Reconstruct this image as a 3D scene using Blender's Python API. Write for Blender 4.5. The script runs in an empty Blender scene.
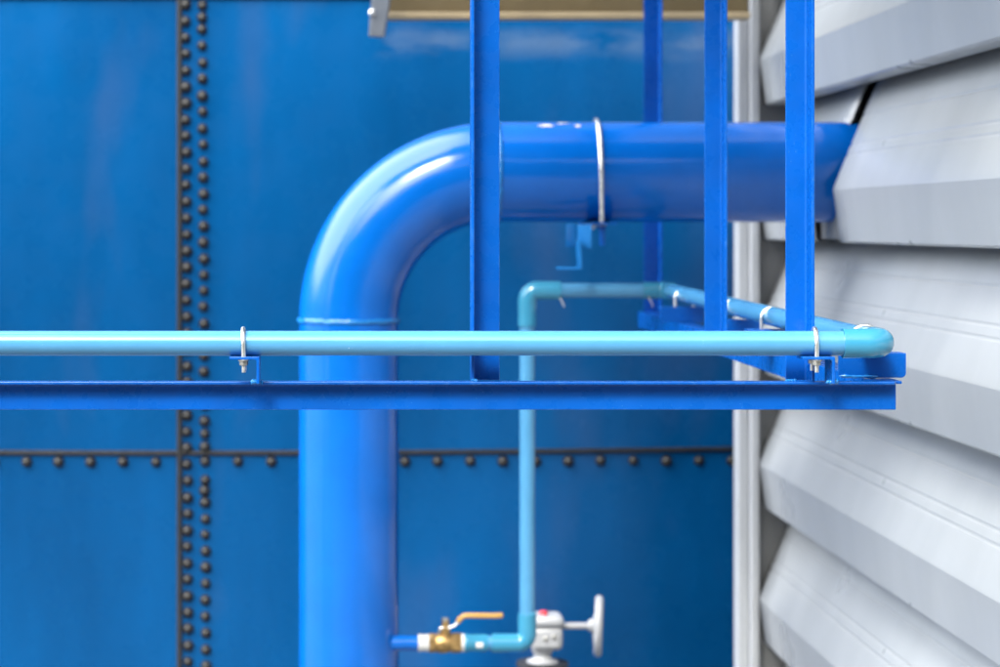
import bpy, bmesh, math, random
from mathutils import Vector, Matrix
random.seed(7)
R = math.radians
S = bpy.context.scene
C = S.collection

# ------------------------------------------------------------------ camera, world, sun, exposure
EYE = 2.2            # eye height above the ground
K = 0.001754         # metres per photo pixel on the plane 4 m away
D0 = 4.0
cam = bpy.data.cameras.new('camera'); cam_o = bpy.data.objects.new('camera', cam); C.objects.link(cam_o)
cam_o.location = (0, 0, EYE); cam_o.rotation_euler = (R(90), 0, 0)
cam.sensor_width = 36.0
cam.lens = 36.0 * D0 / (K * 1000.0)
cam.shift_x = 0.155; cam.shift_y = -0.1085
cam.clip_start = 0.05; cam.clip_end = 2000
cam.dof.use_dof = True; cam.dof.focus_distance = 3.99; cam.dof.aperture_fstop = 4.2
S.camera = cam_o

SUN_EL, SUN_AZ = 45.0, -22.0     # azimuth: degrees from "behind the camera", negative = from the left
w = bpy.data.worlds.new('World'); S.world = w; w.use_nodes = True
nt = w.node_tree; bg = nt.nodes['Background']
sky = nt.nodes.new('ShaderNodeTexSky'); sky.sky_type = 'NISHITA'; sky.sun_disc = False
sky.sun_elevation = R(SUN_EL); sky.air_density = 1.0; sky.dust_density = 6.0; sky.ozone_density = 1.0
sd = Vector((math.sin(R(SUN_AZ)) * math.cos(R(SUN_EL)), -math.cos(R(SUN_AZ)) * math.cos(R(SUN_EL)), math.sin(R(SUN_EL))))
sky.sun_rotation = math.atan2(sd.x, sd.y)
# bright cloud patch added upper left for the elbow sheen; rest is hazy sky
wt = nt.nodes.new('ShaderNodeTexCoord')
wd = nt.nodes.new('ShaderNodeVectorMath'); wd.operation = 'DOT_PRODUCT'; wd.inputs[1].default_value = Vector((-0.64, 0.05, 0.72)).normalized()
wn = nt.nodes.new('ShaderNodeTexNoise'); wn.inputs['Scale'].default_value = 2.6; wn.inputs['Detail'].default_value = 5
wm = nt.nodes.new('ShaderNodeMath'); wm.operation = 'MULTIPLY_ADD'; wm.inputs[1].default_value = 0.22
wr_ = nt.nodes.new('ShaderNodeMapRange'); wr_.interpolation_type = 'SMOOTHSTEP'
wr_.inputs['From Min'].default_value = 0.86; wr_.inputs['From Max'].default_value = 0.97; wr_.inputs['To Max'].default_value = 19.0
wc = nt.nodes.new('ShaderNodeVectorMath'); wc.operation = 'MULTIPLY_ADD'; wc.inputs[1].default_value = (0.93, 1.01, 1.02)
nt.links.new(wt.outputs['Generated'], wd.inputs[0]); nt.links.new(wt.outputs['Generated'], wn.inputs['Vector'])
nt.links.new(wn.outputs['Fac'], wm.inputs[0]); nt.links.new(wd.outputs['Value'], wm.inputs[2])
nt.links.new(wm.outputs[0], wr_.inputs['Value'])
nt.links.new(sky.outputs['Color'], wc.inputs[0]); nt.links.new(wr_.outputs['Result'], wc.inputs[2])
nt.links.new(wc.outputs['Vector'], bg.inputs['Color']); bg.inputs['Strength'].default_value = 0.15
sun = bpy.data.lights.new('sun', 'SUN'); sun.energy = 1.3; sun.angle = R(13); sun.color = (0.98, 1.0, 0.97)
so = bpy.data.objects.new('sun', sun); C.objects.link(so); so.location = (-4, -6, 9)
so.rotation_euler = (-sd).to_track_quat('-Z', 'Y').to_euler()
S.view_settings.view_transform = 'Standard'; S.view_settings.look = 'None'
S.view_settings.exposure = 1.57; S.view_settings.gamma = 1.0; S.view_settings.use_curve_mapping = False

# ------------------------------------------------------------------ helpers
def P(px, py, Z):
    """photo position at distance Z*4 m -> world point (metres)"""
    return Vector(((px - 345.0) * K * Z, D0 * Z, EYE + (225.0 - py) * K * Z))

def link(o, parent=None):
    C.objects.link(o)
    if parent is not None:
        o.parent = parent
    return o

def tag(o, label, cat, group=None):
    o['label'] = label; o['category'] = cat
    if group: o['group'] = group
    return o

def thing(name, loc, label, cat, group=None):
    o = bpy.data.objects.new(name, None); o.empty_display_size = 0.1
    o.location = loc
    link(o); return tag(o, label, cat, group)

def wloc(o):
    v = Vector((0, 0, 0))
    while o is not None:
        v += o.location; o = o.parent
    return v

def obj(name, bm, mat, parent=None, origin=None, smooth=False, bevel=0.0, solid=0.0, angle=35):
    """bm is in world coordinates; origin = world point of the object's own origin"""
    base = wloc(parent) if parent is not None else Vector((0, 0, 0))
    og = Vector(origin) if origin is not None else base.copy()
    bmesh.ops.recalc_face_normals(bm, faces=bm.faces)
    bmesh.ops.translate(bm, verts=bm.verts, vec=-og)
    me = bpy.data.meshes.new(name); bm.to_mesh(me); bm.free()
    if mat: me.materials.append(mat)
    if smooth:
        me.polygons.foreach_set('use_smooth', [True] * len(me.polygons))
        try: me.set_sharp_from_angle(angle=R(angle))
        except Exception: pass
    o = bpy.data.objects.new(name, me); link(o, parent); o.location = og - base
    if solid:
        m = o.modifiers.new('solid', 'SOLIDIFY'); m.thickness = solid; m.offset = 0
    if bevel:
        m = o.modifiers.new('bevel', 'BEVEL'); m.width = bevel; m.segments = 2; m.limit_method = 'ANGLE'; m.angle_limit = R(40)
        m.harden_normals = False
    return o

def bm_new(): return bmesh.new()

def box(bm, x0, x1, y0, y1, z0, z1):
    v = [bm.verts.new((x, y, z)) for x in (x0, x1) for y in (y0, y1) for z in (z0, z1)]
    for f in ((0,1,3,2), (4,6,7,5), (0,4,5,1), (2,3,7,6), (0,2,6,4), (1,5,7,3)):
        bm.faces.new([v[i] for i in f])

def prism(bm, prof, axis, a, b):
    """extrude a closed 2D profile along axis; prof is in the other two axes in xyz order"""
    def pt(p, t):
        if axis == 'x': return (t, p[0], p[1])
        if axis == 'y': return (p[0], t, p[1])
        return (p[0], p[1], t)
    v0 = [bm.verts.new(pt(p, a)) for p in prof]; v1 = [bm.verts.new(pt(p, b)) for p in prof]
    n = len(prof)
    bm.faces.new(v0); bm.faces.new(v1[::-1])
    for i in range(n):
        bm.faces.new((v0[i], v1[i], v1[(i+1) % n], v0[(i+1) % n]))

def angle_prof(cx, cy, dx, dy, wx, wy, t, r=0.005):
    """L section: corner (cx,cy), legs reaching wx in direction dx and wy in direction dy, with a rolled root"""
    pts = [(0, 0), (wx, 0), (wx, t)]
    n = 4
    for i in range(n + 1):
        a = math.pi * 1.5 - (math.pi / 2) * i / n
        pts.append((t + r + r * math.cos(a), t + r + r * math.sin(a)))
    pts += [(t, wy), (0, wy)]
    return [(cx + dx * x, cy + dy * y) for x, y in pts]

def tube(bm, path, r, seg=32, cap=True, radii=None):
    path = [Vector(p) for p in path]
    rings = []; up = None
    for i, p in enumerate(path):
        a = path[max(i-1, 0)]; b = path[min(i+1, len(path)-1)]
        t = (b - a).normalized()
        if up is None:
            up = Vector((0, 0, 1)) if abs(t.z) < 0.9 else Vector((0, 1, 0))
        n = (up - t * up.dot(t))
        if n.length < 1e-4:
            n = Vector((1, 0, 0)) - t * t.x
        n.normalize(); up = n; m = t.cross(n)
        rr = radii[i] if radii else r
        rings.append([bm.verts.new(p + (n * math.cos(2*math.pi*k/seg) + m * math.sin(2*math.pi*k/seg)) * rr) for k in range(seg)])
    for i in range(len(rings) - 1):
        for k in range(seg):
            bm.faces.new((rings[i][k], rings[i][(k+1) % seg], rings[i+1][(k+1) % seg], rings[i+1][k]))
    if cap:
        bm.faces.new(rings[0][::-1]); bm.faces.new(rings[-1])

def bend(p0, corner, p1, r, n=12):
    """polyline p0 -> corner -> p1 with the corner rounded to radius r (90 degree corner)"""
    p0, c, p1 = Vector(p0), Vector(corner), Vector(p1)
    u = (p0 - c).normalized(); v = (p1 - c).normalized()
    half = math.acos(max(-1, min(1, u.dot(v)))) / 2
    d = r / math.tan(half)
    o = c + (u + v).normalized() * (r / math.sin(half))
    a = c + u * d - o; b = c + v * d - o
    ang = a.angle(b); ax = a.cross(b).normalized()
    pts = [p0]
    for i in range(n + 1):
        pts.append(o + Matrix.Rotation(ang * i / n, 3, ax) @ a)
    pts.append(p1)
    return pts

def lathe(bm, prof, origin, axis=Vector((0, 0, 1)), seg=32):
    """prof: list of (radius, height along axis)"""
    axis = Vector(axis).normalized(); o = Vector(origin)
    n = Vector((0, 0, 1)) if abs(axis.z) < 0.9 else Vector((1, 0, 0))
    n = (n - axis * n.dot(axis)).normalized(); m = axis.cross(n)
    rings = []
    for r, h in prof:
        if r < 1e-6:
            rings.append([bm.verts.new(o + axis * h)])
        else:
            rings.append([bm.verts.new(o + axis * h + (n * math.cos(2*math.pi*k/seg) + m * math.sin(2*math.pi*k/seg)) * r) for k in range(seg)])
    for a, b in zip(rings, rings[1:]):
        if len(a) == 1 and len(b) == 1: continue
        for k in range(seg):
            k2 = (k + 1) % seg
            if len(a) == 1: bm.faces.new((a[0], b[k2], b[k]))
            elif len(b) == 1: bm.faces.new((a[k], a[k2], b[0]))
            else: bm.faces.new((a[k], a[k2], b[k2], b[k]))
    if len(rings[0]) > 1: bm.faces.new(rings[0][::-1])
    if len(rings[-1]) > 1: bm.faces.new(rings[-1])

# ------------------------------------------------------------------ materials
def mat_base(name):
    m = bpy.data.materials.new(name); m.use_nodes = True
    n = m.node_tree.nodes; l = m.node_tree.links
    return m, n, l, n['Principled BSDF']

def noise(n, l, scale, detail=4, rough=0.6, vec=None, stretch=None, coord='Object'):
    tc = n.new('ShaderNodeTexCoord'); t = n.new('ShaderNodeTexNoise')
    t.inputs['Scale'].default_value = scale; t.inputs['Detail'].default_value = detail; t.inputs['Roughness'].default_value = rough
    mp = n.new('ShaderNodeMapping')
    if stretch: mp.inputs['Scale'].default_value = stretch
    l.new(tc.outputs[coord], mp.inputs['Vector']); l.new(mp.outputs['Vector'], t.inputs['Vector'])
    return t.outputs['Fac']

def ramp(n, l, src, lo, hi, a=0.0, b=1.0):
    r = n.new('ShaderNodeMapRange'); r.inputs['From Min'].default_value = lo; r.inputs['From Max'].default_value = hi
    r.inputs['To Min'].default_value = a; r.inputs['To Max'].default_value = b
    l.new(src, r.inputs['Value']); return r.outputs['Result']

def mix(n, l, fac, a, b):
    m = n.new('ShaderNodeMix'); m.data_type = 'RGBA'
    for i, v in ((6, a), (7, b)):
        if isinstance(v, tuple): m.inputs[i].default_value = (*v, 1)
        else: l.new(v, m.inputs[i])
    if isinstance(fac, float): m.inputs[0].default_value = fac
    else: l.new(fac, m.inputs[0])
    return m.outputs[2]

def mul(n, l, a, b):
    m = n.new('ShaderNodeMath'); m.operation = 'MULTIPLY'
    for i, v in enumerate((a, b)):
        if isinstance(v, (int, float)): m.inputs[i].default_value = v
        else: l.new(v, m.inputs[i])
    return m.outputs[0]

def bump(n, l, bs, h, strength, dist):
    b = n.new('ShaderNodeBump'); b.inputs['Strength'].default_value = strength; b.inputs['Distance'].default_value = dist
    l.new(h, b.inputs['Height']); l.new(b.outputs['Normal'], bs.inputs['Normal'])

def paint(name, col, rough=0.35, var=0.15, chips=0.0, chip_col=(0.55, 0.62, 0.7), edge=0.0, spec=0.5, bumpy=0.25, vscale=6, stretch=None, coat=0.0):
    m, n, l, bs = mat_base(name)
    dark = tuple(c * (1 - var) for c in col); light = tuple(min(1, c * (1 + var)) for c in col)
    c = mix(n, l, ramp(n, l, noise(n, l, vscale, 5, 0.6, stretch=stretch), 0.3, 0.7), dark, light)
    if chips:
        f = ramp(n, l, noise(n, l, 330, 2, 0.5), 0.76 - 0.06 * chips, 0.80 - 0.06 * chips)
        f2 = ramp(n, l, noise(n, l, 9, 3, 0.6), 0.45, 0.62)
        c = mix(n, l, mul(n, l, mul(n, l, f, f2), 0.75), c, chip_col)
    if edge:
        bv = n.new('ShaderNodeBevel'); bv.samples = 4; bv.inputs['Radius'].default_value = 0.0035
        ge = n.new('ShaderNodeNewGeometry'); d = n.new('ShaderNodeVectorMath'); d.operation = 'DOT_PRODUCT'
        l.new(bv.outputs['Normal'], d.inputs[0]); l.new(ge.outputs['Normal'], d.inputs[1])
        e = ramp(n, l, d.outputs['Value'], 0.97, 0.86)
        br = ramp(n, l, noise(n, l, 60, 4, 0.7), 0.5, 0.66)
        c = mix(n, l, mul(n, l, mul(n, l, e, br), edge), c, chip_col)
    l.new(c, bs.inputs['Base Color'])
    rn = ramp(n, l, noise(n, l, 25, 4, 0.6), 0.3, 0.7, rough * 0.8, min(1, rough * 1.25)); l.new(rn, bs.inputs['Roughness'])
    bs.inputs['Specular IOR Level'].default_value = spec
    bs.inputs['Coat Weight'].default_value = coat; bs.inputs['Coat Roughness'].default_value = 0.12
    if bumpy: bump(n, l, bs, noise(n, l, 220, 4, 0.6), bumpy, 0.0008)
    return m

def metal(name, col, rough=0.35, var=0.2, metallic=1.0):
    m, n, l, bs = mat_base(name)
    c = mix(n, l, ramp(n, l, noise(n, l, 60, 4, 0.6), 0.3, 0.7), tuple(x * (1 - var) for x in col), tuple(min(1, x * (1 + var)) for x in col))
    l.new(c, bs.inputs['Base Color']); bs.inputs['Metallic'].default_value = metallic
    l.new(ramp(n, l, noise(n, l, 90, 3, 0.6), 0.3, 0.7, rough * 0.75, rough * 1.3), bs.inputs['Roughness'])
    bump(n, l, bs, noise(n, l, 300, 3, 0.6), 0.2, 0.0006)
    return m

M_frame = paint('frame_blue_paint', (0.0001, 0.064, 0.31), 0.28, 0.12, spec=0.25, chips=0.9, chip_col=(0.10, 0.26, 0.46), edge=0.5, bumpy=0.12)
M_pipe = paint('big_pipe_blue_paint', (0.0001, 0.090, 0.40), 0.15, 0.12, spec=0.42, chips=0.2, chip_col=(0.06, 0.22, 0.5), bumpy=0.12, vscale=4)
M_weld_bracket = paint('weld_and_lit_bracket', (0.008, 0.14, 0.42), 0.22, 0.2, bumpy=0.8)  # weld beads, and the bracket under the big pipe, paled as if lit
M_pvc = paint('pale_blue_pvc', (0.058, 0.215, 0.39), 0.15, 0.05, chips=0.2, chip_col=(0.8, 0.9, 0.95), bumpy=0.06, vscale=9)
def waxy(m):
    b = m.node_tree.nodes['Principled BSDF']; b.inputs['Subsurface Weight'].default_value = 0.15
    b.inputs['Subsurface Scale'].default_value = 0.012; b.inputs['Subsurface Radius'].default_value = (0.8, 1.0, 1.0)
waxy(M_pvc)
M_pvc2 = paint('fitting_blue_pvc', (0.032, 0.195, 0.32), 0.14, 0.05, bumpy=0.06)
waxy(M_pvc2)
M_zinc = metal('zinc_steel', (0.72, 0.72, 0.70), 0.33)
M_nut = metal('weathered_nut', (0.42, 0.41, 0.38), 0.4, 0.35)
M_rivet = paint('dark_rivet', (0.015, 0.0145, 0.0145), 0.38, 0.35, bumpy=0.3, vscale=40)
M_seam = paint('dark_sealant', (0.011, 0.0108, 0.011), 0.6, 0.4, bumpy=0.6, vscale=30)
M_brass = metal('brass', (0.40, 0.26, 0.11), 0.46, 0.35)
M_orange = paint('orange_vinyl', (0.36, 0.205, 0.045), 0.4, 0.08)
M_white = paint('white_tape', (0.5, 0.5, 0.5), 0.5, 0.05)
M_valve = paint('valve_grey_paint', (0.32, 0.325, 0.34), 0.35, 0.06, bumpy=0.3)
M_red = paint('red_plastic', (0.45, 0.02, 0.03), 0.4, 0.05)
M_black = paint('black_rubber', (0.02, 0.02, 0.022), 0.5, 0.2)
M_beige = paint('beige_paint', (0.33, 0.26, 0.155), 0.45, 0.12, vscale=5)
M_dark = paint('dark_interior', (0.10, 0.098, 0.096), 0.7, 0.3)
M_ground = paint('concrete_ground', (0.12, 0.123, 0.125), 0.85, 0.2, vscale=1.5)
M_column = paint('pale_grey_column', (0.42, 0.435, 0.455), 0.4, 0.08, vscale=4, stretch=(3, 3, 0.5))
M_plate = paint('end_plate_grey', (0.19, 0.195, 0.20), 0.6, 0.12)
M_roof = paint('roof_sheet', (0.12, 0.12, 0.12), 0.6, 0.1)

def slat_material():
    m, n, l, bs = mat_base('louver_sheet')
    st = ramp(n, l, noise(n, l, 3.5, 4, 0.6, stretch=(0.5, 1.3, 0.5)), 0.3, 0.72)
    c = mix(n, l, st, (0.278, 0.292, 0.302), (0.312, 0.327, 0.338))
    sp = ramp(n, l, noise(n, l, 240, 2, 0.5), 0.66, 0.74)
    c = mix(n, l, mul(n, l, sp, 0.06), c, (0.2, 0.2, 0.2))
    l.new(c, bs.inputs['Base Color'])
    bs.inputs['Metallic'].default_value = 0.0
    l.new(ramp(n, l, noise(n, l, 3, 2, 0.5), 0.3, 0.7, 0.27, 0.33), bs.inputs['Roughness'])
    bump(n, l, bs, noise(n, l, 1.6, 1, 0.4), 0.10, 0.012)
    return m
M_slat = slat_material()

def tank_material():
    m, n, l, bs = mat_base('tank_blue_paint')
    # upright streaks and greyer patches of uneven tone in the blue
    a = ramp(n, l, noise(n, l, 1.1, 4, 0.55, stretch=(1.5, 1.5, 0.4)), 0.34, 0.68)
    c = mix(n, l, a, (0.0002, 0.051, 0.165), (0.0004, 0.080, 0.25))
    tone_patch = ramp(n, l, noise(n, l, 1.9, 3, 0.5, stretch=(1.3, 1.3, 0.42)), 0.56, 0.74)
    c = mix(n, l, mul(n, l, tone_patch, 0.6), c, (0.034, 0.075, 0.19))
    # painted reflection: pale smears in a band just under the rim
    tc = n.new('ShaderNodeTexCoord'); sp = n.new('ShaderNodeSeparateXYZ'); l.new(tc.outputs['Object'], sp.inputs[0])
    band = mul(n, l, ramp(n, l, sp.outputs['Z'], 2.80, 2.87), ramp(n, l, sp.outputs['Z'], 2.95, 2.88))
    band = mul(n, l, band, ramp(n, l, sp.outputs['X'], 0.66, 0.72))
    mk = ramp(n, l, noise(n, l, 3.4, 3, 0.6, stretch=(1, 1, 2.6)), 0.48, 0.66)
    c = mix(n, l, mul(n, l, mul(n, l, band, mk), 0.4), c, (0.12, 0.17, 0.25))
    l.new(c, bs.inputs['Base Color'])
    l.new(ramp(n, l, noise(n, l, 6, 4, 0.6), 0.3, 0.7, 0.22, 0.34), bs.inputs['Roughness'])
    bs.inputs['Specular IOR Level'].default_value = 0.16
    bump(n, l, bs, noise(n, l, 1.6, 3, 0.5), 0.35, 0.03)
    return m
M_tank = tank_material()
M_reflect_smear = paint('painted_reflection', (0.30, 0.45, 0.66), 0.5, 0.2, vscale=14)  # unused pale tint for the painted reflection smears

# ------------------------------------------------------------------ ground
bm = bm_new()
s = 300.0
vs = [bm.verts.new((x, y, 0)) for x, y in ((-s, -s), (s, -s), (s, s), (-s, s))]
bm.faces.new(vs)
g = obj('ground', bm, M_ground); g['kind'] = 'structure'

# ------------------------------------------------------------------ riveted tank
TR, TX, TY = 14.0, -0.6, 8.4
TC = Vector((TX, TY + TR, 0))
TANK_TOP = 3.045
def tank_y(x): return TC.y - math.sqrt(TR * TR - (x - TX) ** 2)
def tank_pt(px, py):
    Z = 2.1
    for _ in range(12):
        x = (px - 345) * K * Z; Z = tank_y(x) / D0
    return P(px, py, Z)
tank = thing('riveted_tank', (TX, TY, 0), 'large royal blue steel tank wall with dark seams and rivet rows behind the pipes', 'tank')
def arc_sheet(bm, a0, a1, n, z0, z1, r0, r1):
    """curved slab on the tank's circle between two angles (0 = nearest point)"""
    pr = []
    for i in range(n + 1):
        a = a0 + (a1 - a0) * i / n
        sx, cx = math.sin(a), -math.cos(a)
        pr.append([bm.verts.new((TC.x + sx * r, TC.y + cx * r, z)) for r, z in ((r1, z0), (r1, z1), (r0, z1), (r0, z0))])
    for p, q in zip(pr, pr[1:]):
        for k in range(4):
            bm.faces.new((p[k], q[k], q[(k+1) % 4], p[(k+1) % 4]))
    bm.faces.new(pr[0]); bm.faces.new(pr[-1][::-1])
seam_z = tank_pt(180, 452.5).z
bm = bm_new()
lathe(bm, [(TR, 0.0), (TR, TANK_TOP), (0, TANK_TOP + 0.6)], TC, seg=720)
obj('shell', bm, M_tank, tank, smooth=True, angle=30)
a_of = lambda px: math.asin((tank_pt(px, 300).x - TX) / TR)
bm = bm_new(); arc_sheet(bm, -0.35, 0.35, 120, TANK_TOP - 0.004, TANK_TOP + 0.02, TR - 0.05, TR + 0.018)
obj('top_rim', bm, M_seam, tank, bevel=0.003)
# lapped plate: lower strake sits a little proud under the seam
bm = bm_new(); arc_sheet(bm, -0.35, 0.35, 120, seam_z - 0.009, seam_z + 0.007, TR - 0.01, TR + 0.012)
obj('level_seam', bm, M_seam, tank, bevel=0.004)
bm = bm_new(); arc_sheet(bm, a_of(177.0), a_of(181.8), 2, 0.02, TANK_TOP - 0.006, TR - 0.01, TR + 0.014)
obj('upright_seam', bm, M_seam, tank, bevel=0.004)
rv = bm_new()
lathe(rv, [(0.0195, -0.006), (0.0195, 0.003), (0.0165, 0.006), (0.0150, 0.010), (0.0115, 0.016), (0.006, 0.0192), (0, 0.0202)], (0, 0, 0), Vector((0, -1, 0)), 20)
rivet0 = obj('rivet', rv, M_rivet, tank, origin=(0, 0, 0), smooth=True, angle=60)
spots = []
y = 5.0
for i in range(41):
    yy = 5.0 + 16.42 * i
    if yy < 668: spots.append((186.0 + 2.2 * yy / 667, yy))
col2 = [6, 18, 30, 46, 63, 79, 96, 112, 129, 145, 162, 178, 194, 210, 226.5, 243, 259, 275, 291, 307, 323.5, 340, 356, 372, 388.5, 405, 421, 434, 447, 461.5, 480, 491, 503, 519, 535, 551]
while col2[-1] < 652: col2.append(col2[-1] + 16.4)
for yy in col2: spots.append((202.3 + 3.6 * yy / 667, yy))
hz = [27, 59, 91, 123, 156, 238, 271] + [404.7 + 32.68 * i for i in range(11)]
for px in hz: spots.append((px, 462.3 - 1.8 * px / 740))
def place_rivet(px, py, first=[True]):
    p = tank_pt(px + random.uniform(-0.5, 0.5), py + random.uniform(-0.4, 0.4))
    if first[0]: o = rivet0; first[0] = False
    else:
        o = rivet0.copy(); C.objects.link(o); o.parent = tank
    o.location = p - wloc(tank)
    o.rotation_euler = (0, 0, math.asin((p.x - TX) / TR))
    s_ = random.uniform(0.98, 1.14); o.scale = (s_, s_, s_)
for px, py in spots[:100]: place_rivet(px, py)
# rivets outside the picture: one part
me = rivet0.data
bm = bm_new()
def more(px, py):
    p = tank_pt(px, py); b2 = bmesh.new(); b2.from_mesh(me); bmesh.ops.translate(b2, verts=b2.verts, vec=p)
    t = bpy.data.meshes.new('tmp'); b2.to_mesh(t); b2.free(); bm.from_mesh(t); bpy.data.meshes.remove(t)
for i in range(1, 20): more(27 - 32.68 * i, 462.3)
for i in range(1, 14): more(188.3, 667 + 16.4 * i); more(206, 667 + 16.4 * i)
for px, py in spots[100:]: more(px, py)
o = obj('rivet', bm, M_rivet, tank, smooth=True, angle=60); o['kind'] = 'stuff'

# ------------------------------------------------------------------ louvered plant housing on the right
U = 1.95 * K                                    # metres per photo pixel at the far end of the louvers
XR = 413 * U                                    # ridge line of the slats
YF, YN = 7.8, 3.3                               # far and near end
house = thing('louvered_housing', (XR + 1.0, 5.5, 0), 'pale grey plant housing with wide sloping louver slats to the right of the pipes', 'louver wall')
# slat profile, in photo pixels from the ridge: dx towards inside, dy upwards
def groove(x0, y0, x1, y1, t, w_=0.02, d=0.55):
    nx, ny = (y1 - y0), -(x1 - x0); L = math.hypot(nx, ny); nx /= L; ny /= L
    f = lambda tt, dd: (x0 + (x1 - x0) * tt + nx * dd, y0 + (y1 - y0) * tt + ny * dd)
    return [f(t - w_, 0), f(t - w_ * 0.35, d), f(t + w_ * 0.35, d), f(t + w_, 0)]
prof = [(28, -40), (24, -46), (8.5, -45.5), (6.2, -44)]
prof += [(4.0, -28), (1.2, -6), (0.4, -1.2), (1.0, 1.6)]
for t in (0.33, 0.43, 0.72): prof += groove(0, 0, 36, 86, t)
prof += [(36, 86), (44, 101), (56, 114), (74, 126)]
def slat_bm(y0, y1, zb, ny=24, scribe=0.0):
    bm = bm_new(); rows = []
    for i in range(ny + 1):
        yy = y0 + (y1 - y0) * i / ny
        # scribe: the cut edge steps round the pipe, further in above it
        rows.append([bm.verts.new((XR + dx * U, yy - scribe * (1 - i / ny) * max(0.0, min(1.0, (dy - 10) / 45.0)), zb + dy * U)) for dx, dy in prof])
    for a, b in zip(rows, rows[1:]):
        for k in range(len(prof) - 1):
            bm.faces.new((a[k], a[k+1], b[k+1], b[k]))
    return bm
def ridge_z(n): return EYE + (225 - (60 + 134.2 * n)) * U
slat0 = None
for n_ in range(-2, 6):
    if n_ == 1: continue
    if slat0 is None:
        slat0 = obj('slat', slat_bm(YN, YF, ridge_z(n_)), M_slat, house, origin=(XR, 5.5, ridge_z(n_)), smooth=True, angle=18, solid=0.0024)
    else:
        o = slat0.copy(); C.objects.link(o); o.parent = house
        o.location = Vector((XR, 5.5, ridge_z(n_))) - wloc(house)
# the slat the big pipe runs through is cut in two
YC0, YC1 = 6.60, 6.93
obj('slat', slat_bm(YN, YC0, ridge_z(1)), M_slat, house, origin=(XR, 5.5, ridge_z(1)), smooth=True, angle=18, solid=0.0024)
obj('slat', slat_bm(YC1, YF, ridge_z(1), 6, 0.19), M_slat, house, origin=(XR, 5.5, ridge_z(1)), smooth=True, angle=18, solid=0.0024)
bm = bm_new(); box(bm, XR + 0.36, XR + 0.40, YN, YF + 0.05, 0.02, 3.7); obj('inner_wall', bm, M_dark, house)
bm = bm_new(); box(bm, XR + 0.035, XR + 0.038, 6.45, 7.1, ridge_z(1) - 43 * U, ridge_z(1) + 8 * U); obj('gap_sheet', bm, M_plate, house)  # grey sheet added in the dark gap under the pipe to lighten it
# end plate and corner column
bm = bm_new(); box(bm, XR + 0.002, XR + 0.9, YF + 0.012, YF + 0.03, 0.02, 3.7); obj('end_plate', bm, M_plate, house)
bm = bm_new(); box(bm, XR - 20 * U, XR - 9 * U, YF + 0.0, YF + 0.09, 0.02, 3.68)
box(bm, XR - 9 * U + 0.001, XR + 0.001, YF - 0.03, YF + 0.06, 0.021, 3.679)
obj('corner_column', bm, M_column, house, bevel=0.006)
bm = bm_new(); box(bm, XR + 0.05, XR + 3.0, YN, YF + 0.03, 3.70, 3.78)
box(bm, XR - 1.45, XR + 3.05, 3.9, 6.25, 3.785, 3.85); obj('roof', bm, M_roof, house, bevel=0.004)  # second slab: unseen canopy, added to shade the slats and the pipe
bm = bm_new(); box(bm, XR + 0.9, XR + 3.0, YN + 0.02, YF + 0.02, 0.02, 3.69); obj('body', bm, M_plate, house)
bm = bm_new(); box(bm, XR - 0.0, XR + 0.9, YN - 0.03, YN - 0.012, 0.02, 3.69); obj('end_plate', bm, M_plate, house)

# hall added behind the camera, out of view: shades the yard and darkens reflections
M_blocker = paint('blocker_cladding', (0.045, 0.05, 0.05), 0.6, 0.15)  # dark colour shared by the added hall and overhead strip
hall = thing('added_hall', (1.0, -18, 0), 'added grey hall behind the camera, out of view, that darkens reflections', 'light blocker')
HX0, HX1, HY, HH = -22.0, 24.0, -15.0, 12.0
bm = bm_new(); box(bm, HX0, HX1, HY - 6, HY, 0.0, HH); obj('added_hall_wall', bm, M_blocker, hall)
bm = bm_new(); box(bm, HX0 - 0.1, HX1 + 0.1, HY - 6.1, HY + 0.1, HH + 0.001, HH + 0.12); obj('roof', bm, M_plate, hall)  # roof of the added hall
for i in range(13):
    x_ = HX0 + 1.6 + i * 3.4
    bm = bm_new(); box(bm, x_, x_ + 1.8, HY - 0.03, HY + 0.03, 4.4, 5.6); f_ = obj('added_hall_window', bm, M_dark, hall)
bm = bm_new(); box(bm, 3.0, 6.2, HY - 0.02, HY + 0.04, 0.005, 3.6); obj('added_hall_door', bm, M_plate, hall)

# overhead strip added out of view to shade the lower tank and upper slats
shade_root = thing('added_shade_strip', (3.0, 4.35, 0), 'added overhead strip on tall posts, out of view, shading the lower tank', 'shade strip')
bm = bm_new(); box(bm, -3.0, 9.0, 3.6, 5.1, 6.0, 6.08); obj('shade_deck', bm, M_roof, shade_root)
bm = bm_new(); tube(bm, [(-3, 4.2, 6.28), (9, 4.2, 6.28)], 0.2, 24); tube(bm, [(-3, 4.7, 6.21), (9, 4.7, 6.21)], 0.13, 24); obj('added_strip_pipe', bm, M_blocker, shade_root, smooth=True)
for x_ in (-2.9, 8.6):
    for y_ in (3.75, 4.95):
        bm = bm_new(); box(bm, x_ - 0.09, x_ + 0.09, y_ - 0.09, y_ + 0.09, 0.0, 5.999); obj('post', bm, M_blocker, shade_root)

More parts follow.
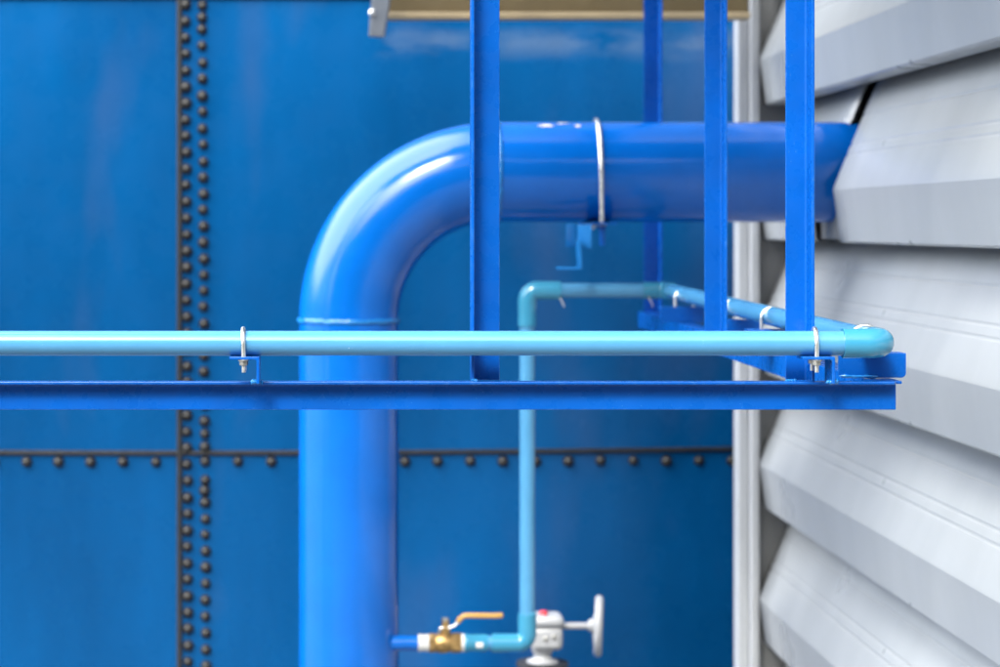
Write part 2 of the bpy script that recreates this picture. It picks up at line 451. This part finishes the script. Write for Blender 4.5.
# ------------------------------------------------------------------ beige beam above the tank edge
pa, pb = P(386, 20, 1.9), P(748, 20, 1.9)
M_ochre = paint('dull_ochre_web', (0.10, 0.075, 0.035), 0.5, 0.15, vscale=5)  # darker brown for the beam web, the flanges keep the beige
beam = thing('steel_beam', (pa.x, pa.y, pa.z), 'beige painted steel beam with a pale bottom flange along the top behind the blue posts', 'beam')
bm = bm_new(); box(bm, pa.x, pb.x, pa.y - 0.05, pa.y + 0.05, pa.z, pa.z + 0.022); obj('bottom_flange', bm, M_beige, beam, bevel=0.004)
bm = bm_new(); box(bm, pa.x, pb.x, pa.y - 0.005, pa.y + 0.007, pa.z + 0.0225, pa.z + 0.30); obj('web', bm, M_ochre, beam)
bm = bm_new(); box(bm, pa.x, pb.x, pa.y - 0.05, pa.y + 0.05, pa.z + 0.3005, pa.z + 0.316); obj('top_flange', bm, M_beige, beam)
# grey strap at its left end
a = P(372, -30, 1.86); b = P(390, 37, 1.86)
M_strap = paint('strap_grey', (0.15, 0.17, 0.20), 0.4, 0.2)
strap = thing('hanging_strap', (a.x, a.y, a.z), 'short grey galvanised strap hanging beside the left end of the beige beam', 'strap')
bm = bm_new()
pts = [P(374, -30, 1.86), P(393, -30, 1.86), P(389, 6, 1.86), P(384, 37, 1.86), P(368.5, 36, 1.86), P(371, 6, 1.86)]
v0 = [bm.verts.new(p) for p in pts]; v1 = [bm.verts.new(p + Vector((0.004, 0.05, 0))) for p in pts]
bm.faces.new(v0); bm.faces.new(v1[::-1])
for i in range(6): bm.faces.new((v0[i], v1[i], v1[(i+1) % 6], v0[(i+1) % 6]))
obj('plate', bm, M_strap, strap, bevel=0.003)
bm = bm_new(); c = P(372.5, 13, 1.86); lathe(bm, [(0.012, -0.002), (0.012, 0.004), (0.007, 0.010), (0, 0.011)], c, Vector((0, -1, 0)), 16)
obj('bolt_head', bm, M_zinc, strap, smooth=True)

# ------------------------------------------------------------------ big blue pipe
ZP = 1.70
PR = 50.0 * K * ZP
yP = D0 * ZP
xv = P(349, 0, ZP).x; zh = P(0, 172.3, ZP).z
RB = 148 * K * ZP
big = thing('pipe', (xv, yP, 0), 'thick glossy blue steel pipe rising from below and bending right into the louvers', 'pipe')
pb_ = bend((xv, yP, zh - RB - 0.001), (xv, yP, zh), (xv + RB + 0.001, yP, zh), RB, 40)
bm = bm_new(); tube(bm, pb_[1:-1], PR, 96, cap=False); obj('elbow', bm, M_pipe, big, smooth=True)
bm = bm_new(); tube(bm, [(xv, yP, 0.0), (xv, yP, zh - RB)], PR, 96, cap=False); obj('riser', bm, M_pipe, big, smooth=True)
bm = bm_new(); tube(bm, [(xv + RB, yP, zh), (XR + 0.355, yP, zh)], PR, 96, cap=False); obj('level_run', bm, M_pipe, big, smooth=True)
def weld(c, n, r):
    bm = bm_new(); n = Vector(n); u = n.orthogonal().normalized(); v = n.cross(u); pts = []
    N = 150; seg = 8; rings = []
    for i in range(N):
        a_ = 2 * math.pi * i / N; wob = random.uniform(-0.0022, 0.0022); th = 0.0045 + random.uniform(-0.0012, 0.0012)
        d = u * math.cos(a_) + v * math.sin(a_)
        ctr = Vector(c) + d * (r + 0.0005) + n * wob
        rings.append([bm.verts.new(ctr + (d * math.cos(2*math.pi*k/seg) + n * 1.7 * math.sin(2*math.pi*k/seg)) * th) for k in range(seg)])
    for i in range(N):
        p, q = rings[i], rings[(i+1) % N]
        for k in range(seg): bm.faces.new((p[k], p[(k+1) % seg], q[(k+1) % seg], q[k]))
    obj('weld_bead', bm, M_weld_bracket, big, smooth=True, angle=80)
weld((xv, yP, zh - RB), (0, 0, 1), PR); weld((xv + RB, yP, zh), (1, 0, 0), PR)
# chipped paint on top of the run: thin irregular flakes bent onto the pipe
def flake(cx, ang, sx, sa, seed):
    rnd = random.Random(seed); bm = bm_new(); c = bm.verts.new((cx, yP - (PR + 0.0012) * math.sin(ang), zh + (PR + 0.0012) * math.cos(ang))); vs = []
    for i in range(14):
        t = 2 * math.pi * i / 14; k = rnd.uniform(0.55, 1.1)
        a_ = ang + sa * k * math.sin(t)
        vs.append(bm.verts.new((cx + sx * k * math.cos(t), yP - (PR + 0.001) * math.sin(a_), zh + (PR + 0.001) * math.cos(a_))))
    for i in range(14): bm.faces.new((c, vs[i], vs[(i+1) % 14]))
    obj('bare_patch', bm, M_primer, big)
M_primer = paint('bare_primer', (0.55, 0.50, 0.42), 0.6, 0.2, vscale=40)
flake(P(544, 0, ZP).x, R(24), 0.026, 0.075, 1); flake(P(561, 0, ZP).x, R(16), 0.020, 0.045, 2); flake(P(575.5, 0, ZP).x, R(25), 0.012, 0.06, 3)

# ------------------------------------------------------------------ blue support frame of angle steel
zt = EYE - 156 * K                # top of beam
zb = EYE - 185 * K                # bottom of beam
fx = lambda px, Y=4.0: (px - 345) * K * Y / D0
frame = thing('support_frame', (fx(640), 4.0, zt), 'bright blue angle steel frame with a long front beam and upright posts carrying the pipes', 'pipe frame')
T = 0.005
bm = bm_new()
prism(bm, angle_prof(4.010, zt, -1, -1, 0.030, zt - zb, T), 'x', fx(-420), fx(896.5))
for v in bm.verts:
    if v.co.x > 0.5: v.co.x -= (4.005 - v.co.y) * 0.30
obj('front_beam', bm, M_frame, frame, bevel=0.0012)
ZTOP = 3.62
def post(px0, px1, Yf, z0, hand, depth=0.05):
    """upright angle: flat leg across the view at Yf + depth, other leg towards the viewer on the hand side"""
    x0, x1 = px0, px1
    bm = bm_new()
    if hand > 0: pr = angle_prof(x1, Yf + depth, -1, -1, x1 - x0, depth, T)
    else: pr = angle_prof(x0, Yf + depth, 1, -1, x1 - x0, depth, T)
    prism(bm, pr, 'z', z0, ZTOP)
    return obj('post', bm, M_frame, frame, bevel=0.0012)
post(fx(471.5, 3.99), fx(499.5, 4.04), 3.992, zt - 0.0008, -1)
post(fx(785.5, 4.04), fx(815, 3.99), 3.992, zt - 0.0008, +1)
ZC = 1.235
post(P(704.5, 0, ZC + 0.012).x, P(727.5, 0, ZC).x, D0 * ZC, EYE - 156 * K, +1)
ZD = 1.80
post(P(643.5, 0, ZD).x, P(660.5, 0, ZD).x, D0 * ZD - 0.05, EYE - 180 * K, +1)
# side rail running away from the front beam
xs = 530 * K
bm = bm_new()
prism(bm, angle_prof(xs, zt - 0.001, 1, -1, 0.05, zt - zb - 0.002, T), 'y', 4.0105, D0 * ZD + 0.03)
obj('side_rail', bm, M_frame, frame, bevel=0.0012)
# short stretcher that carries the second post
bm = bm_new()
prism(bm, angle_prof(D0 * ZC + 0.057, zt - 0.002, -1, 1, 0.055, 0.03, T), 'x', P(703, 0, ZC).x, xs + 0.03)
obj('stretcher', bm, M_frame, frame, bevel=0.0012)
# overhead rails the posts hang from
bm = bm_new(); prism(bm, angle_prof(4.05, ZTOP, -1, 1, 0.05, 0.05, T), 'x', fx(-420), fx(897)); obj('top_rail', bm, M_frame, frame, bevel=0.0012)
bm = bm_new(); prism(bm, angle_prof(xs - 0.12, ZTOP + 0.0505, 1, 1, 0.16, 0.05, T), 'y', 3.99, D0 * ZD + 0.03); obj('top_rail', bm, M_frame, frame, bevel=0.0012)
post(fx(-300, 3.99), fx(-272, 4.04), 3.992, zt - 0.0008, -1)
# saddle angles under the side pipe: upright leg towards the viewer with rounded lower corners
saddle_Y = [4.105, D0 * 1.235 + 0.08, D0 * 1.385, D0 * 1.60]
z_sad = EYE - 130.6 * K
def saddle(Y):
    x0, x1 = 503 * K, 572 * K; r = 0.009
    prof = [(x0, z_sad), (x0, zt + r)]
    for i in range(5):
        a_ = math.pi + (math.pi / 2) * i / 4; prof.append((x0 + r + r * math.cos(a_), zt + 0.0005 + r + r * math.sin(a_)))
    for i in range(5):
        a_ = 1.5 * math.pi + (math.pi / 2) * i / 4; prof.append((x1 - r + r * math.cos(a_), zt + 0.0005 + r + r * math.sin(a_)))
    prof += [(x1, zt + r), (x1, z_sad)]
    bm = bm_new(); prism(bm, prof[0:1] + prof[2:-2] + prof[-1:], 'y', Y - 0.028, Y - 0.023)
    box(bm, x0, x1, Y - 0.0235, Y + 0.022, z_sad - 0.005, z_sad - 0.0002)
    obj('saddle_angle', bm, M_frame, frame, bevel=0.001)
for Y in saddle_Y: saddle(Y)
# upright cross-angles under the front pipe
PY = 3.965
zp = EYE - 118.0 * K * PY / D0 - 0.0005     # axis of the front pipe
PVR = 0.0216
z_br = zp - PVR - 0.0002
def bracket(px0, px1):
    bm = bm_new()
    prism(bm, angle_prof(fx(px1, 3.94), z_br, -1, -1, fx(px1, 3.94) - fx(px0, 3.94), z_br - zt + 0.0008, T, 0.004), 'y', 3.934, 3.997)
    obj('bracket', bm, M_frame, frame, bevel=0.001)
bracket(229.5, 259.5); bracket(802.5, 834.5)
# lumpy weld where the brackets and the side rail meet the beam
def blob(c, L, r, axis, seed):
    rnd = random.Random(seed); bm = bm_new(); n = 14; c = Vector(c); ax = Vector(axis)
    path = [c + ax * (L * (i / (n - 1) - 0.5)) + Vector((0, rnd.uniform(-1, 1), rnd.uniform(-1, 1))) * r * 0.35 for i in range(n)]
    tube(bm, path, r, 8, radii=[r * rnd.uniform(0.6, 1.3) * (0.4 if i in (0, n - 1) else 1) for i in range(n)])
    obj('weld_bead', bm, M_weld_bracket, frame, smooth=True, angle=80)
blob((fx(258), 3.952, zt + 0.002), 0.022, 0.004, (1, 0, 0), 3)
blob((fx(826), 3.948, zt + 0.002), 0.022, 0.004, (1, 0, 0), 4)
blob((fx(868), 4.075, zt + 0.003), 0.07, 0.0026, (1, 0, 0), 5)
blob((fx(474), 3.992, zt + 0.001), 0.012, 0.003, (1, 0, 0), 6)
blob((fx(790), 3.992, zt + 0.001), 0.02, 0.003, (1, 0, 0), 8)

# ------------------------------------------------------------------ pale blue PVC line
pvc = thing('water_pipe', (0, PY, zp), 'pale blue plastic water pipe running across the front and down to the brass valve', 'water pipe')
ZB = 1.685
xside = 533 * K; zback = P(0, 290.5, ZB).z
YB = D0 * ZB
corner = Vector((xside, PY, zp)); back = Vector((P(668, 0, ZB).x, YB, zback))
topc = Vector((P(527.2, 0, ZB).x, YB, zback)); botc = Vector((topc.x, YB, P(0, 643, ZB).z))
FR = 0.0258; BR = 0.030
def pipe_seg(a_, b_, r=PVR, name='pipe_length'):
    bm = bm_new(); tube(bm, [a_, b_], r, 48); return obj(name, bm, M_pvc, pvc, smooth=True)
def elbow(p0, c, p1, L0, L1, r=FR, br=BR):
    a_ = c + (p0 - c).normalized() * L0; b_ = c + (p1 - c).normalized() * L1
    bm = bm_new(); pts = bend(a_, c, b_, br, 14)
    tube(bm, [a_ + (a_ - c).normalized() * -0.0] + pts, r, 48)
    o = obj('elbow', bm, M_pvc2, pvc, smooth=True, angle=50, bevel=0.0015)
pipe_seg(Vector((fx(-420), PY, zp)), corner - Vector((0.03, 0, 0)))
d = (back - corner).normalized()
pipe_seg(corner + d * 0.03, back - d * 0.03)
pipe_seg(back - Vector((0.03, 0, 0)), topc + Vector((0.03, 0, 0)))
pipe_seg(topc - Vector((0, 0, 0.03)), botc + Vector((0, 0, 0.03)), PVR * 1.06)
elbow(Vector((0, PY, zp)), corner, back, 0.070, 0.066)
elbow(corner, back, topc, 0.062, 0.075)
elbow(back, topc, botc, 0.098, 0.105, 0.0275)
va = P(487, 643, ZB)
elbow(topc, botc, Vector((0, YB, botc.z)), 0.088, 0.105, 0.0275)
# pipe between elbow and adaptor, adaptor with its collar
xq = lambda px: P(px, 0, ZB).x
pipe_seg(Vector((xq(478), YB, botc.z)), Vector((xq(505), YB, botc.z)))
bm = bm_new()
lathe(bm, [(0.0262, 0), (0.0285, 0.003), (0.0285, 0.008), (0.0262, 0.011), (0.0262, xq(485) - xq(464.5)), (0.0245, xq(487.5) - xq(464.5))], (xq(464.5), YB, botc.z), Vector((1, 0, 0)), 40)
obj('adaptor', bm, M_pvc2, pvc, smooth=True, angle=40)
bm = bm_new(); lathe(bm, [(0.0262, 0), (0.0270, 0.002), (0.0270, 0.007), (0.0262, 0.0085)], (xq(461.3), YB, botc.z), Vector((1, 0, 0)), 40)
obj('collar', bm, M_white, pvc, smooth=True, angle=40)
bm = bm_new()
n = 6; rows = []
for i in range(n + 1):
    a_ = R(14) - R(34) * i / n
    rows.append([bm.verts.new((x_, YB - 0.0268 * math.cos(a_), botc.z + 0.0268 * math.sin(a_))) for x_ in (xq(475.5), xq(482.5))])
for p_, q_ in zip(rows, rows[1:]): bm.faces.new((p_[0], p_[1], q_[1], q_[0]))
obj('size_mark', bm, M_white, pvc)
# bits of sealing thread left hanging under the back elbows
for px in (560.0, 649.0):
    p_ = P(px, 299, ZB) + Vector((0, -0.02, 0)); bm = bm_new()
    tube(bm, [p_ + Vector((-0.004, 0.004, 0.008)), p_, p_ + Vector((0.007, 0, -0.014)), p_ + Vector((0.010, 0, -0.022))], 0.0013, 8)
    obj('tape_end', bm, M_white, pvc, smooth=True)

# ------------------------------------------------------------------ U-bolts
def ubolt_parts(r, rod, leg, mat, zplate):
    """loop in the local YZ plane round a pipe axis along X at the origin; legs run down past the plate"""
    rr = r + rod
    pts = [Vector((0, -rr, -leg)), Vector((0, -rr, -leg * 0.4))] + [Vector((0, -rr * math.cos(math.pi * i / 24), rr * math.sin(math.pi * i / 24))) for i in range(25)] + [Vector((0, rr, -leg * 0.4)), Vector((0, rr, -leg))]
    return pts, rr
def make_ubolt(name, r, rod, leg, zplate, hexr, label, loc, group):
    t = thing(name, loc, label, 'U-bolt', group); L = Vector(loc)
    pts, rr = ubolt_parts(r, rod, leg, M_zinc, zplate)
    bm = bm_new(); tube(bm, [p + L for p in pts], rod, 14); obj('hoop', bm, M_zinc, t, smooth=True, angle=50)
    for s_ in (-1, 1):
        bm = bm_new(); c = L + Vector((0, s_ * rr, zplate))
        lathe(bm, [(hexr * 1.25, -0.0018), (hexr * 1.25, -0.0002)], c, Vector((0, 0, 1)), 20)
        obj('washer', bm, M_nut, t, smooth=True)
        bm = bm_new(); lathe(bm, [(hexr * 0.9, -0.010), (hexr, -0.0092), (hexr, -0.0028), (hexr * 0.9, -0.0020)], c, Vector((0, 0, 1)), 6)
        bmesh.ops.rotate(bm, verts=bm.verts, cent=c, matrix=Matrix.Rotation(random.uniform(0, 1), 3, 'Z'))
        obj('nut', bm, M_nut, t, bevel=0.0006)
    return t
def copy_thing(root, loc, rz, label):
    o = root.copy(); C.objects.link(o); o.location = loc; o.rotation_euler = (0, 0, rz); o['label'] = label
    for ch in root.children:
        c = ch.copy(); C.objects.link(c); c.parent = o
    return o
UG = 'zinc U-bolts clamping the pale blue pipe'
u1 = make_ubolt('u_bolt', PVR, 0.0040, 0.049, -PVR - 0.0055, 0.0078, 'zinc U-bolt on the front pipe left of the thick blue pipe', (fx(243.5, PY), PY, zp), UG)
u1.rotation_euler = (0, R(-1.5), R(1.5))
u2 = copy_thing(u1, (fx(814.5, PY), PY, zp), R(-3), 'zinc U-bolt on the front pipe in front of the nearest right-hand post')
def side_pt(Y):
    t = (Y - corner.y) / (back.y - corner.y); return corner + (back - corner) * t
txt = ['zinc U-bolt arching up just behind the front corner elbow', 'zinc U-bolt on the receding pipe between the two right-hand posts',
       'zinc U-bolt mostly hidden behind the middle blue post', 'zinc U-bolt beside the far corner elbow of the receding pipe']
for Y, tx in zip(saddle_Y, txt):
    p_ = side_pt(Y)
    copy_thing(u1, (p_.x, p_.y, z_sad + PVR + 0.0003), R(90) + random.uniform(-0.05, 0.05), tx)
# big one on the thick pipe, with its hanger plate
xb = P(596.5, 0, ZP).x
u5 = make_ubolt('u_bolt', PR, 0.0062, PR + 0.02, -PR - 0.0065, 0.012, 'large zinc U-bolt strapped round the thick blue pipe', (xb, yP, zh), None)
u5.rotation_euler = (0, R(-0.6), R(-1.2))
bm = bm_new(); lathe(bm, [(0.0085, 0), (0.0085, 0.045), (0.012, 0.047), (0.012, 0.058)], (xb, yP - PR - 0.0062, zh - PR - 0.068), Vector((0, 0, 1)), 16)
obj('bolt_end', bm, M_frame, u5)
zpl = zh - PR - 0.0005
br = thing('pipe_bracket', (xb, yP, zpl), 'small blue steel bracket hanging under the thick pipe at its U-bolt', 'bracket')
bm = bm_new(); box(bm, P(585, 0, ZP).x, P(610, 0, ZP).x, yP - 0.19, yP + 0.19, zpl - 0.006, zpl); obj('top_plate', bm, M_frame, br, bevel=0.001)
px_ = lambda v: P(v, 0, 1.66).x
bm = bm_new()
prism(bm, [(px_(566.5), yP - 0.150), (px_(577), yP - 0.135), (px_(577), yP - 0.129), (px_(566.5), yP - 0.144)], 'z', zpl - 0.070, zpl - 0.004)
obj('cheek', bm, M_weld_bracket, br, bevel=0.001)  # paler blue than the frame, tinted to look lit from the left
bm = bm_new()
prism(bm, [(px_(578), yP - 0.150), (px_(591.5), yP - 0.165), (px_(591.5), yP - 0.159), (px_(578), yP - 0.144)], 'z', zpl - 0.076, zpl - 0.0065)
obj('cheek', bm, M_weld_bracket, br, bevel=0.001)  # same lit-looking tint as the other cheek
bm = bm_new()
prism(bm, [(px_(577.3), zpl - 0.136), (px_(581.3), zpl - 0.136), (px_(579.8), zpl - 0.05), (px_(575.6), zpl - 0.05)], 'y', yP - 0.19, yP - 0.155)
box(bm, px_(556), px_(577.2), yP - 0.19, yP - 0.155, zpl - 0.1365, zpl - 0.130)
obj('hook', bm, M_weld_bracket, br, bevel=0.001)

# ------------------------------------------------------------------ brass ball valve
zv = botc.z
bv = thing('ball_valve', (xq(445), YB, zv), 'brass ball valve with an orange lever beside the thick blue pipe', 'valve')
ax = Vector((1, 0, 0))
bm = bm_new(); tube(bm, [(xq(385), YB, zv), (xq(418.5), YB, zv)], 0.0225, 32); obj('stub', bm, M_pipe, bv, smooth=True)
bm = bm_new()
x0 = xq(418); pr_ = []
Lw = xq(429) - x0
for i in range(23):
    pr_.append((0.0255 + 0.0012 * math.sin(i * 1.9) - (0.003 if i in (11,) else 0), Lw * i / 22))
lathe(bm, pr_, (x0, YB, zv), ax, 32); obj('thread_tape', bm, M_white, bv, smooth=True, angle=60)
bm = bm_new()
def hexnut(x_a, x_b, r):
    lathe(bm, [(r * 0.93, 0), (r, 0.003), (r, x_b - x_a - 0.003), (r * 0.93, x_b - x_a)], (x_a, YB, zv), ax, 6)
hexnut(xq(429), xq(436), 0.0285)
lathe(bm, [(0.024, 0), (0.0275, 0.006), (0.0300, 0.018), (0.0300, 0.030), (0.027, 0.042), (0.024, 0.05)], (xq(435), YB, zv), ax, 32)
hexnut(xq(450.5), xq(461.2), 0.0295)
lathe(bm, [(0.014, 0), (0.014, 0.028), (0.011, 0.031), (0.011, 0.044)], (xq(445.5), YB, zv + 0.020), Vector((0, 0, 1)), 20)
obj('body', bm, M_brass, bv, smooth=True, angle=30)
zs = zv + 0.062
bm = bm_new(); lathe(bm, [(0.011, 0), (0.0115, 0.002), (0.0115, 0.010), (0.009, 0.012)], (xq(445.0), YB, zs + 0.001), Vector((0, 0, 1)), 6); obj('stem_nut', bm, M_nut, bv)
def strip(path, wdt, th, name, mat, parent):
    """flat bar following a path in the XZ plane"""
    bm = bm_new(); path = [Vector(p) for p in path]; rows = []
    for i, p in enumerate(path):
        t = (path[min(i+1, len(path)-1)] - path[max(i-1, 0)]).normalized(); nn = Vector((-t.z, 0, t.x))
        rows.append([bm.verts.new(p + nn * a_ * th / 2 + Vector((0, b_ * wdt / 2, 0))) for a_, b_ in ((-1, -1), (1, -1), (1, 1), (-1, 1))])
    for p, q in zip(rows, rows[1:]):
        for k in range(4): bm.faces.new((p[k], q[k], q[(k+1) % 4], p[(k+1) % 4]))
    bm.faces.new(rows[0]); bm.faces.new(rows[-1][::-1])
    return obj(name, bm, mat, parent, bevel=min(th, wdt) * 0.3, smooth=True, angle=50)
g_ = lambda px, py: (P(px, py, ZB).x, YB - 0.002, P(px, py, ZB).z)
lev = strip([g_(438.5, 633), g_(440, 628), g_(443, 627), g_(449.5, 627), g_(455, 625), g_(460, 618), g_(463, 616), g_(470, 615.6)], 0.02, 0.005, 'lever', M_zinc, bv)
strip([g_(457.5, 622.5), g_(459.5, 619), g_(463.5, 615.9), g_(468, 615.3), g_(480, 615.4), g_(495, 615.6), g_(500, 615.2), g_(503, 615.4)], 0.024, 0.0135, 'grip', M_orange, lev)

# ------------------------------------------------------------------ grey gear valve with handwheel
ZV = 1.86
gx = lambda px: P(px, 0, ZV).x
gz = lambda py: P(0, py, ZV).z
YV = D0 * ZV
gv = thing('gear_valve', (gx(543), YV, 0), 'light grey gear operated valve with side handwheel and a red cap behind the water pipe', 'valve')
bm = bm_new(); box(bm, gx(530), gx(561.5), YV - 0.055, YV + 0.055, gz(648), gz(624.5))
obj('gearbox', bm, M_valve, gv, bevel=0.016, smooth=True)
bm = bm_new(); box(bm, gx(529), gx(562.5), YV - 0.06, YV + 0.06, gz(625), gz(614)); obj('gearbox_lid', bm, M_valve, gv, bevel=0.014, smooth=True)
bm = bm_new(); lathe(bm, [(0.014, -0.01), (0.014, 0.008), (0.010, 0.014), (0, 0.0155)], (gx(543.2), YV - 0.02, gz(614)), Vector((0, 0, 1)), 20); obj('cap', bm, M_red, gv, smooth=True, angle=60)
for px in (544, 552.5):
    bm = bm_new(); lathe(bm, [(0.009, 0), (0.009, 0.004), (0.006, 0.006), (0, 0.006)], (gx(px), YV - 0.0545, gz(636 - (2 if px > 550 else 0))), Vector((0, -1, 0)), 6); obj('screw', bm, M_nut, gv)
bm = bm_new(); tube(bm, [(gx(559), YV, gz(626)), (gx(594), YV, gz(626))], 0.0105, 24); obj('shaft', bm, M_valve, gv, smooth=True)
# handwheel: rim, spokes and hub, turned a little towards the camera
hw_c = Vector((gx(598.5), YV, gz(626))); wr = 0.088
rot = Matrix.Rotation(R(-7), 3, 'Z') @ Matrix.Rotation(R(2), 3, 'Y')
bm = bm_new(); N = 56; seg = 14; rings = []
for i in range(N):
    a_ = 2 * math.pi * i / N; d_ = Vector((0, math.cos(a_), math.sin(a_)))
    rings.append([bm.verts.new(hw_c + rot @ (d_ * (wr + 0.0115 * math.cos(2*math.pi*k/seg)) + Vector((0.0135 * math.sin(2*math.pi*k/seg), 0, 0)))) for k in range(seg)])
for i in range(N):
    p, q = rings[i], rings[(i+1) % N]
    for k in range(seg): bm.faces.new((p[k], p[(k+1) % seg], q[(k+1) % seg], q[k]))
for i in range(3):
    a_ = R(30 + 120 * i); d_ = Vector((0, math.cos(a_), math.sin(a_)))
    tube(bm, [hw_c + rot @ (d_ * 0.01 + Vector((-0.012, 0, 0))), hw_c + rot @ (d_ * 0.06 + Vector((-0.006, 0, 0))), hw_c + rot @ (d_ * wr)], 0.009, 10)
lathe(bm, [(0.016, -0.034), (0.021, -0.026), (0.023, 0.004), (0.015, 0.010)], hw_c, rot @ Vector((1, 0, 0)), 20)
obj('handwheel', bm, M_valve, gv, smooth=True, angle=60)
bm = bm_new(); lathe(bm, [(0.060, gz(662) - 0.004), (0.050, gz(660.5)), (0.030, gz(658)), (0.027, gz(656)), (0.030, gz(653)), (0.036, gz(650)), (0.036, gz(646))], (gx(542.5), YV, 0), Vector((0, 0, 1)), 28)
obj('neck', bm, M_valve, gv, smooth=True, angle=60)
zf = gz(661)
bm = bm_new(); lathe(bm, [(0.06, zf - 0.016), (0.085, zf - 0.016), (0.085, zf - 0.003), (0.04, zf), (0.034, zf)], (gx(542.5), YV, 0), Vector((0, 0, 1)), 40); obj('flange_ring', bm, M_black, gv, smooth=True)
bm = bm_new(); lathe(bm, [(0.045, 0.52), (0.05, 0.56), (0.04, 0.60), (0.04, zf - 0.017)], (gx(542.5), YV, 0), Vector((0, 0, 1)), 28); obj('stem_housing', bm, M_valve, gv, smooth=True)
bm = bm_new(); lathe(bm, [(0.15, -0.03), (0.16, -0.025), (0.16, 0.025), (0.15, 0.03)], (gx(542.5), YV, 0.40), Vector((0, 1, 0)), 48); obj('body', bm, M_black, gv, smooth=True)
bm = bm_new(); tube(bm, [(gx(542.5), YV + 0.031, 0.40), (gx(542.5), tank_y(gx(542.5)) + 0.05, 0.40)], 0.11, 48); obj('outlet', bm, M_pipe, gv, smooth=True)
bm = bm_new(); tube(bm, bend((gx(542.5), YV - 0.031, 0.40), (gx(542.5), YV - 0.33, 0.40), (gx(542.5), YV - 0.33, 0.0), 0.17, 12), 0.11, 48); obj('inlet', bm, M_pipe, gv, smooth=True)
